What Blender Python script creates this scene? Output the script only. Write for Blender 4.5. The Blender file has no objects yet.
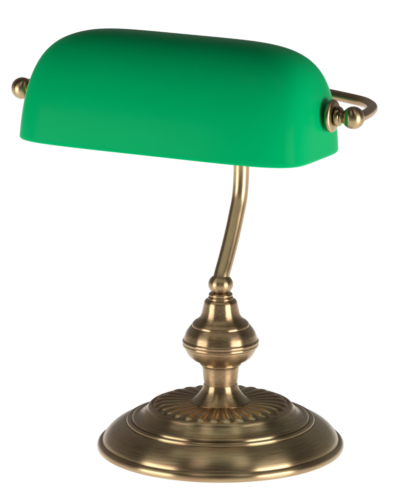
import bpy, math, random
from mathutils import Vector, Matrix
R = math.radians
sc = bpy.context.scene
COL = sc.collection

# ------------------------------------------------------------------ camera
cam = bpy.data.objects.new('camera', bpy.data.cameras.new('camera'))
COL.objects.link(cam)
cam.location = (-0.012409, -2.497118, 0.738352)
cam.rotation_euler = (R(90 - 13.3), 0, 0)
cam.data.sensor_width = 36
cam.data.lens = 3562 / 500 * 36
cam.data.clip_start = 0.05
cam.data.clip_end = 200
sc.camera = cam

# ------------------------------------------------------------------ studio surround and softboxes
w = bpy.data.worlds.new('World'); sc.world = w; w.use_nodes = True
nt = w.node_tree; nt.nodes.clear()
def N(nt, t, **k):
    n = nt.nodes.new(t)
    for a, b in k.items(): setattr(n, a, b)
    return n
out = N(nt, 'ShaderNodeOutputWorld'); bg = N(nt, 'ShaderNodeBackground')
tc = N(nt, 'ShaderNodeTexCoord'); sx = N(nt, 'ShaderNodeSeparateXYZ')
def ramp(src, f0, f1, t0, t1):
    m_ = N(nt, 'ShaderNodeMapRange', interpolation_type='SMOOTHSTEP')
    for n_, v_ in zip(('From Min', 'From Max', 'To Min', 'To Max'), (f0, f1, t0, t1)): m_.inputs[n_].default_value = v_
    nt.links.new(src, m_.inputs['Value']); return m_.outputs[0]
nt.links.new(tc.outputs['Generated'], sx.inputs[0])
back = ramp(sx.outputs['Y'], -0.2, 0.8, 0.02, 0.20)      # dark side of the studio behind the camera, white at the back
roof = ramp(sx.outputs['Z'], 0.30, 0.90, 1.0, 0.5)      # dim ceiling
mul = N(nt, 'ShaderNodeMath', operation='MULTIPLY'); nt.links.new(back, mul.inputs[0]); nt.links.new(roof, mul.inputs[1])
nt.links.new(mul.outputs[0], bg.inputs['Strength']); nt.links.new(bg.outputs[0], out.inputs[0])
bg.inputs['Color'].default_value = (1, 1, 1, 1)

def area(name, loc, target, sx_, sy_, watts, col=(1, 1, 1)):
    l = bpy.data.lights.new(name, 'AREA'); l.shape = 'RECTANGLE'; l.size = sx_; l.size_y = sy_; l.energy = watts; l.color = col
    o = bpy.data.objects.new(name, l); COL.objects.link(o); o.location = loc
    d = Vector(target) - Vector(loc); o.rotation_euler = d.to_track_quat('-Z', 'Y').to_euler()
    return o
def polar(az, dist, z):  # azimuth from the camera side, positive to the right
    return (math.sin(R(az)) * dist, -math.cos(R(az)) * dist, z)
area('softbox', polar(-60, 1.05, 0.21), (0, 0, 0.16), 0.62, 0.36, 5.2, (1, .99, .96))
area('softbox', polar(50, 1.05, 0.21), (0, 0, 0.16), 0.62, 0.38, 7.8, (1, .99, .96))
area('high_softbox', polar(-32, 0.62, 1.20), (0, 0, 0.02), 0.26, 0.44, 0.6, (1, .99, .96))
area('high_softbox', polar(32, 0.62, 1.20), (0, 0, 0.02), 0.26, 0.44, 0.6, (1, .99, .96))
# unseen light added below the translucent tabletop to whiten the ground without shadows
tl = area('added_under_table_light', (0, 2.31, -0.5), (0, 2.31, 0), 7.6, 6.9, 400)

sc.view_settings.view_transform = 'Standard'; sc.view_settings.look = 'None'
sc.view_settings.exposure = 0; sc.view_settings.gamma = 1
sc.render.resolution_x = 834; sc.render.resolution_y = 1024

# ------------------------------------------------------------------ materials
def mat(name):
    m = bpy.data.materials.new(name); m.use_nodes = True
    return m, m.node_tree, m.node_tree.nodes['Principled BSDF']

def brass(name, brush='Z', dark=.86, rough=0.30, grain=.6, aniso=0.9, scale=(6, 6, 900)):
    m, nt, p = mat(name)
    L = nt.links.new
    tc = N(nt, 'ShaderNodeTexCoord')
    # broad patina mottling: yellow brass to red brown
    n1 = N(nt, 'ShaderNodeTexNoise'); n1.inputs['Scale'].default_value = 14; n1.inputs['Detail'].default_value = 2
    L(tc.outputs['Object'], n1.inputs['Vector'])
    # fine brushing, stretched round the turned parts (radius / height coordinates)
    sp = N(nt, 'ShaderNodeSeparateXYZ'); L(tc.outputs['Object'], sp.inputs[0])
    rad = N(nt, 'ShaderNodeMath', operation='POWER'); rad.inputs[1].default_value = .5
    x2 = N(nt, 'ShaderNodeMath', operation='MULTIPLY'); L(sp.outputs['X'], x2.inputs[0]); L(sp.outputs['X'], x2.inputs[1])
    y2 = N(nt, 'ShaderNodeMath', operation='MULTIPLY_ADD'); L(sp.outputs['Y'], y2.inputs[0]); L(sp.outputs['Y'], y2.inputs[1]); L(x2.outputs[0], y2.inputs[2])
    L(y2.outputs[0], rad.inputs[0])
    at = N(nt, 'ShaderNodeMath', operation='ARCTAN2'); L(sp.outputs['Y'], at.inputs[0]); L(sp.outputs['X'], at.inputs[1])
    ats = N(nt, 'ShaderNodeMath', operation='MULTIPLY'); L(at.outputs[0], ats.inputs[0]); ats.inputs[1].default_value = 0.0035
    cb = N(nt, 'ShaderNodeCombineXYZ'); L(rad.outputs[0], cb.inputs[0]); L(ats.outputs[0], cb.inputs[1]); L(sp.outputs['Z'], cb.inputs[2])
    n2 = N(nt, 'ShaderNodeTexNoise'); n2.inputs['Scale'].default_value = 1500; n2.inputs['Detail'].default_value = 1
    L(cb.outputs[0], n2.inputs['Vector'])
    cr = N(nt, 'ShaderNodeValToRGB')
    e = cr.color_ramp.elements
    e[0].position = .3; e[0].color = (.44 * dark, .245 * dark, .145 * dark, 1)
    e[1].position = .72; e[1].color = (.60 * dark, .51 * dark, .275 * dark, 1)
    mx = N(nt, 'ShaderNodeMath', operation='MULTIPLY_ADD'); L(n2.outputs['Fac'], mx.inputs[0]); mx.inputs[1].default_value = grain
    m3 = N(nt, 'ShaderNodeMath', operation='MULTIPLY'); L(n1.outputs['Fac'], m3.inputs[0]); m3.inputs[1].default_value = 1 - grain
    L(m3.outputs[0], mx.inputs[2]); L(mx.outputs[0], cr.inputs[0]); L(cr.outputs[0], p.inputs['Base Color'])
    p.inputs['Metallic'].default_value = 1
    rr = N(nt, 'ShaderNodeMapRange'); L(n2.outputs['Fac'], rr.inputs['Value'])
    rr.inputs['To Min'].default_value = rough - .02; rr.inputs['To Max'].default_value = rough + .04
    L(rr.outputs[0], p.inputs['Roughness'])
    if aniso:
        tg = N(nt, 'ShaderNodeTangent'); tg.direction_type = 'RADIAL'; tg.axis = brush
        L(tg.outputs[0], p.inputs['Tangent']); p.inputs['Anisotropic'].default_value = aniso; p.inputs['Anisotropic Rotation'].default_value = .25
    bp = N(nt, 'ShaderNodeBump'); bp.inputs['Strength'].default_value = .025; bp.inputs['Distance'].default_value = .0004
    L(n2.outputs['Fac'], bp.inputs['Height']); L(bp.outputs[0], p.inputs['Normal'])
    return m
M_turned = brass('brushed_antique_brass')
M_tube = brass('antique_brass_tube', aniso=0, rough=.30, grain=.2)
M_dark = brass('dark_patinated_brass', dark=.88, rough=.32, grain=.12, aniso=0)

mg, nt, p = mat('green_glass')
nz = N(nt, 'ShaderNodeTexNoise'); nz.inputs['Scale'].default_value = 14; nz.inputs['Detail'].default_value = 3
tc = N(nt, 'ShaderNodeTexCoord'); nt.links.new(tc.outputs['Object'], nz.inputs['Vector'])
cr = N(nt, 'ShaderNodeValToRGB'); cr.color_ramp.elements[0].color = (.0, .365, .112, 1); cr.color_ramp.elements[1].color = (.0, .395, .125, 1)
nt.links.new(nz.outputs['Fac'], cr.inputs[0]); nt.links.new(cr.outputs[0], p.inputs['Base Color'])
p.inputs['Roughness'].default_value = .22; p.inputs['IOR'].default_value = 1.12; p.inputs['Specular IOR Level'].default_value = .15
mw, nt, p = mat('white_opal_lining')
p.inputs['Base Color'].default_value = (.8, .85, .8, 1); p.inputs['Roughness'].default_value = .3

mf, nt, p = mat('white_acrylic')  # translucent, so the added light below turns the ground white
nz = N(nt, 'ShaderNodeTexNoise'); nz.inputs['Scale'].default_value = 300
mrn = N(nt, 'ShaderNodeMapRange'); mrn.inputs['To Min'].default_value = .86; mrn.inputs['To Max'].default_value = .90
nt.links.new(nz.outputs['Fac'], mrn.inputs['Value'])
df = N(nt, 'ShaderNodeBsdfDiffuse'); tr = N(nt, 'ShaderNodeBsdfTranslucent'); mxs = N(nt, 'ShaderNodeMixShader')
nt.links.new(mrn.outputs[0], df.inputs['Color']); nt.links.new(mrn.outputs[0], tr.inputs['Color'])
nt.links.new(df.outputs[0], mxs.inputs[1]); nt.links.new(tr.outputs[0], mxs.inputs[2])
nt.links.new(mxs.outputs[0], nt.nodes['Material Output'].inputs['Surface']); nt.nodes.remove(p)

# ------------------------------------------------------------------ mesh helpers
def link(name, verts, faces, m, parent=None, loc=(0, 0, 0), smooth=True, mats=None, fm=None):
    me = bpy.data.meshes.new(name); me.from_pydata([tuple(v) for v in verts], [], faces)
    for x in (mats or [m]): me.materials.append(x)
    if fm:
        for pl, i in zip(me.polygons, fm): pl.material_index = i
    if smooth:
        me.polygons.foreach_set('use_smooth', [True] * len(me.polygons))
    me.validate(); me.update()
    o = bpy.data.objects.new(name, me); COL.objects.link(o); o.location = loc
    if parent: o.parent = parent
    return o

def smooth_profile(pts, n=5):
    """Catmull-Rom through (r, z); a point given as (r, z, 1) is a sharp crease and is doubled."""
    segs = []; cur = []
    for q in pts:
        cur.append(q[:2])
        if len(q) > 2: segs.append(cur); cur = [q[:2]]
    if len(cur) > 1: segs.append(cur)
    res = []
    for s in segs:
        P = [s[0]] + s + [s[-1]]
        for i in range(1, len(P) - 2):
            for k in range(n):
                t = k / n; a, b, c, d = P[i-1], P[i], P[i+1], P[i+2]
                res.append(tuple(.5 * ((2*b[j]) + (-a[j]+c[j])*t + (2*a[j]-5*b[j]+4*c[j]-d[j])*t*t + (-a[j]+3*b[j]-3*c[j]+d[j])*t**3) for j in (0, 1)))
        res.append(s[-1])
    out = [res[0]]
    for q in res[1:]:
        if abs(q[0]-out[-1][0]) + abs(q[1]-out[-1][1]) > 1e-6: out.append(q)
    return out

def lathe(name, prof, m, parent, N_=128, fn=None, loc=(0, 0, 0), axis=None):
    V = []; F = []; n = len(prof)
    for i, (r, z) in enumerate(prof):
        for k in range(N_):
            a = 2 * math.pi * k / N_
            dz = fn(r, a) if fn else 0
            V.append(Vector((r * math.cos(a), r * math.sin(a), z + dz)))
    for i in range(n - 1):
        for k in range(N_):
            k2 = (k + 1) % N_
            F.append((i*N_+k, i*N_+k2, (i+1)*N_+k2, (i+1)*N_+k))
    if prof[0][0] > 1e-5: F.append(tuple(range(N_))[::-1])
    if prof[-1][0] > 1e-5: F.append(tuple((n-1)*N_ + k for k in range(N_)))
    if axis is not None:
        q = Vector(axis).to_track_quat('Z', 'Y').to_matrix()
        V = [q @ v for v in V]
    o = link(name, V, F, m, parent, loc)
    return o

def tube(name, pts, rad, m, parent, n=28, loc=(0, 0, 0), sub=10, up=Vector((0, 0, 1)), flat=1.0):
    P = [Vector(p) for p in pts]; Q = [P[0]] + P + [P[-1]]; C = []
    for i in range(1, len(Q) - 2):
        for k in range(sub):
            t = k / sub; a, b, c, d = Q[i-1], Q[i], Q[i+1], Q[i+2]
            C.append(.5 * ((2*b) + (c-a)*t + (2*a-5*b+4*c-d)*t*t + (-a+3*b-3*c+d)*t**3))
    C.append(P[-1])
    V = []; F = []
    for i, c in enumerate(C):
        T = (C[min(i+1, len(C)-1)] - C[max(i-1, 0)]).normalized()
        X = T.cross(up).normalized(); Y = X.cross(T).normalized()
        for k in range(n):
            a = 2*math.pi*k/n
            V.append(c + X*math.cos(a)*rad*flat + Y*math.sin(a)*rad)
    for i in range(len(C)-1):
        for k in range(n):
            k2 = (k+1) % n; F.append((i*n+k, i*n+k2, (i+1)*n+k2, (i+1)*n+k))
    F.append(tuple(range(n))[::-1]); F.append(tuple((len(C)-1)*n+k for k in range(n)))
    o = link(name, V, F, m, parent, loc)
    fix_normals(o)
    return o

def fix_normals(o):
    import bmesh
    bm = bmesh.new(); bm.from_mesh(o.data); bmesh.ops.recalc_face_normals(bm, faces=bm.faces); bm.to_mesh(o.data); bm.free()

def weighted(o, ang=35):
    """crease hard edges of turned parts"""
    me = o.data
    import bmesh
    bm = bmesh.new(); bm.from_mesh(me); bmesh.ops.recalc_face_normals(bm, faces=bm.faces)
    for e in bm.edges:
        if len(e.link_faces) == 2 and e.calc_face_angle(0) > R(ang): e.smooth = False
    bm.to_mesh(me); bm.free()

# ------------------------------------------------------------------ surface
TX, T0, TY = 4.0, -1.20, 6.0
ground = link('tabletop', [(-TX, T0, 0), (TX, T0, 0), (TX, TY, 0), (-TX, TY, 0)], [(0, 1, 2, 3)], mf, smooth=False)
ground['kind'] = 'structure'

# ------------------------------------------------------------------ the lamp
lamp = bpy.data.objects.new('desk_lamp', None); COL.objects.link(lamp)
lamp['label'] = 'antique brass desk lamp with long green glass shade standing on a white surface'
lamp['category'] = 'desk lamp'

PX = .09 / 123.3
def px(l): return [tuple([q[0]*PX, q[1]*PX] + list(q[2:])) for q in l]

# stepped domed foot
foot = px([(0, 1.2), (119, 1.2, 1), (120.5, 0), (122.6, 1.2), (123.3, 3.6), (122.8, 6.2), (121.2, 8.2), (119.6, 8.8, 1),
           (118.6, 8.3), (117.9, 9.2, 1), (116.8, 12.2), (114, 16.2), (110, 20.3), (105, 23.9), (100, 26.5), (96, 28.0), (94, 27.9, 1),
           (93.9, 29.6), (93.0, 31.0), (91.4, 31.2), (89.6, 30.5), (88.7, 30.2, 1), (88.4, 31.6), (87.6, 33.0), (86.2, 33.9), (84.6, 34.1), (83.4, 33.6, 1), (82.6, 34.0), (81, 34.9), (78.5, 36.4), (75.3, 39.6),
           (73.6, 41.4), (72.0, 43.6), (70.6, 44.6), (69.4, 44.6, 1), (68.8, 43.6), (66, 39.5), (60, 38.0), (20, 38.0)])
base = lathe('base', smooth_profile(foot, 5), M_turned, lamp, 256); weighted(base, 30)

# fluted rosette on top of the foot
NF = 28
def flutes(r, a):
    q = r / PX
    g = abs(math.sin(NF * a / 2)) ** .62
    end = 62.0 + 5.0 * g
    w_in = max(0, min(1, (q - 24) / 8)); w_out = max(0, min(1, (end - q) / 7.5))
    w_out = (1 - (1 - w_out) ** 2) ** .5
    depth = 1.1 + 1.5 * max(0, min(1, (q - 28) / 30))
    return PX * depth * g * w_in * w_out
ros = [(69.6, 44.2), (68.9, 45.0)] + [(68.2 - i * .8, 47.9 - 3.9 * max(0, (68.2 - i * .8 - 34) / 34.2) ** 3.2) for i in range(0, 54)]
ros = px([(70.0, 43.0)] + ros)
rosette = lathe('rosette', ros, M_dark, lamp, NF * 20, flutes); weighted(rosette, 60)

def rz(l): return [tuple([q[0]*PX, q[1]] + list(q[2:])) for q in l]
# flared neck
neck = lathe('neck', smooth_profile(rz([(29.2, .0345), (29.2, .0357, 1), (27.6, .0366), (24.6, .0385), (21.5, .0412), (18.8, .0443), (17.2, .0476), (16.9, .0484, 1), (15, .0486)])), M_turned, lamp, 128)
weighted(neck)
# turned vase-shaped body
body = rz([(16.2, .0470), (16.3, .0486), (17.2, .0528), (17.9, .0582), (18.6, .0614), (19.4, .0628, 1), (20.6, .0633), (20.8, .0642), (20.0, .0650, 1),
           (21.8, .0657), (24.5, .0664), (28.0, .0677), (31.2, .0698), (33.8, .0726), (35.4, .0752), (35.8, .0764, 1),
           (37.2, .0768), (37.9, .0778), (37.6, .0788, 1), (37.4, .0789), (38.1, .0799), (38.0, .0812), (36.8, .0822, 1),
           (36.5, .0828), (35.9, .0842), (34.6, .0868), (32.6, .0892), (30.6, .0910), (29.9, .0916, 1), (28.7, .0921, 1), (28.2, .0935), (26.2, .0951), (23.2, .0966), (20.8, .0984),
           (19.2, .1008), (18.0, .1040), (17.0, .1075), (16.2, .1100), (14.6, .1114), (12.8, .1118, 1), (8, .1118)])
bodyo = lathe('body', smooth_profile(body), M_turned, lamp, 128); weighted(bodyo)
collar = lathe('collar', smooth_profile(rz([(11.5, .1112), (12.4, .1116), (12.7, .1124), (12.2, .1133), (11.2, .1137, 1), (11.3, .1139), (11.9, .1146), (11.8, .1156), (10.8, .1163, 1), (9, .1165)])), M_turned, lamp, 96)
weighted(collar)
# ball joint
ball = lathe('ball_joint', [(max(1e-6, 12.4*PX*math.sin(t)), .1228 - .0075*math.cos(t)) for t in [i/36*math.pi for i in range(37)]], M_turned, lamp, 96)
fix_normals(ball)

PHI = R(25.2)
U = Vector((math.cos(PHI), -math.sin(PHI), 0)); Vb = Vector((math.sin(PHI), math.cos(PHI), 0)); Z = Vector((0, 0, 1))
MID = Vector((-0.02585, -0.05494, 0.26667))
# curved stem
stem = tube('stem', [Vb*b + Z*z for b, z in [(-.001, .1245), (.0022, .1300), (.0080, .1378), (.0155, .1488), (.0220, .1595), (.0268, .1685), (.0318, .1785), (.0342, .1880), (.0352, .1970), (.0355, .2060), (.0355, .2250), (.0355, .2450), (.0355, .2640)]],
            .0057, M_tube, lamp, up=U)
# bow-shaped bracket behind the shade
half = [(.1285, -.001), (.1308, .006), (.1310, .014), (.1298, .025), (.1265, .0375), (.1208, .0470), (.1120, .0560), (.0975, .0640), (.0800, .0720), (.055, .0830), (.028, .0920)]
path = [MID + U*s + Vb*b for s, b in half] + [MID + Vb*.0958] + [MID - U*s + Vb*b for s, b in half[::-1]]
bracket = tube('bracket', path, .0037, M_tube, lamp, sub=8)
junction = lathe('bracket_junction', [(1e-6, -.0085), (.005, -.0082), (.0066, -.006), (.0068, 0), (.0066, .006), (.005, .0082), (1e-6, .0085)], M_turned, lamp, 48, loc=MID + Vb*.0958)
fix_normals(junction)

# finials that pin the shade to the bracket
def finial(sgn):
    k = lathe('knob', smooth_profile([(.0042, -.0135), (.0042, -.0125, 1), (.0066, -.0122), (.0070, -.0108), (.0062, -.0093), (.0048, -.0085), (.0045, -.0078, 1)]) +
              [(.0078*math.sin(t), -.0078*math.cos(t)) for t in [(.62 + i/30*2.5216) for i in range(31)]][:-1] + [(1e-6, .0078)],
              M_turned, lamp, 64, loc=MID + U*sgn*.128, axis=U*sgn)
    fix_normals(k)
    w_ = lathe('washer', smooth_profile([(.006, -.0235), (.0062, -.0186, 1), (.0098, -.0180), (.0111, -.0169), (.0114, -.0155), (.0106, -.0141), (.0084, -.0132), (.0040, -.0126)]),
               M_turned, k, 64, axis=U*sgn)
    fix_normals(w_)
    return k
finial(1); finial(-1)

# glass shade: superelliptic trough, open below, 2.8 mm thick
A, Wd, H, p1, kk, to, hk, ti, q_, so, p2, roll, kt, dphi = [0.1086, 0.053, 0.0756, 5.3662, 0.0500, -0.0103, 0.0267, -0.0317, 2.4686, 0.0010, 5.041, 0.0126, 0.0098, -0.0021]
def place(s, t, h):
    s += so; t += to; h -= hk
    t2 = t*math.cos(ti) - h*math.sin(ti); h2 = t*math.sin(ti) + h*math.cos(ti)
    s3 = s*math.cos(roll) + h2*math.sin(roll); h3 = -s*math.sin(roll) + h2*math.cos(roll)
    s4 = s3*math.cos(dphi) + t2*math.sin(dphi); t4 = -s3*math.sin(dphi) + t2*math.cos(dphi)
    return U*s4 + Vb*t4 + Z*h3
def shade_pt(a, b, off):
    ca, sa = math.cos(a), math.sin(a); s, t, h = ca*math.cos(b), ca*math.sin(b), sa
    g = h*h / (t*t + h*h + 1e-9); P = p1 + (p2 - p1)*g
    Rr = (abs(s)**P + (abs(t)**q_ + abs(h)**q_)**(P/q_))**(-1/P)
    s, t, h = s*Rr, t*Rr, h*Rr
    return ((A-off)*s*(1-kk*h), (Wd-off)*t*(1-kt*h), (H-off)*h)
NA, NB = 72, 288
def ring_angles(n):
    return [math.pi/2 * (i/n) for i in range(n)]
def bang(k):  # denser towards the ends
    x = k/NB*2*math.pi
    return x - .30*math.sin(2*x)
V = []; F = []; FM = []
RT = .0012   # rim roundness
for layer, off in ((0, 0.0), (1, .0028)):
    for i in range(NA):
        a = math.pi/2*(i/NA)
        for k in range(NB):
            s, t, h = shade_pt(a, bang(k), off)
            V.append(place(s, t, h))
    V.append(place(0, 0, (H-off)))
LS = NA*NB + 1
for layer in (0, 1):
    o_ = layer*LS
    for i in range(NA-1):
        for k in range(NB):
            k2 = (k+1) % NB; f = (o_+i*NB+k, o_+i*NB+k2, o_+(i+1)*NB+k2, o_+(i+1)*NB+k)
            F.append(f); FM.append(layer)
    for k in range(NB):
        F.append((o_+(NA-1)*NB+k, o_+(NA-1)*NB+(k+1) % NB, o_+NA*NB)); FM.append(layer)
# rounded rim between the two skins
prev = list(range(NB)); 
for j in (1, 2, 3):
    if j < 3:
        an = math.pi*j/3; base_i = len(V)
        for k in range(NB):
            s0, t0, h0 = shade_pt(0, bang(k), 0); s1, t1, h1 = shade_pt(0, bang(k), .0028)
            f_ = .5 - .5*math.cos(an)
            V.append(place(s0+(s1-s0)*f_, t0+(t1-t0)*f_, -RT*math.sin(an)))
        nxt = [base_i+k for k in range(NB)]
    else: nxt = [LS+k for k in range(NB)]
    for k in range(NB):
        k2 = (k+1) % NB; F.append((prev[k], prev[k2], nxt[k2], nxt[k])); FM.append(1 if j > 1 else 0)
    prev = nxt
shade = link('shade', V, F, mg, lamp, loc=MID, mats=[mg, mw], fm=FM)
fix_normals(shade)
shade['label'] = 'long green glass shade'
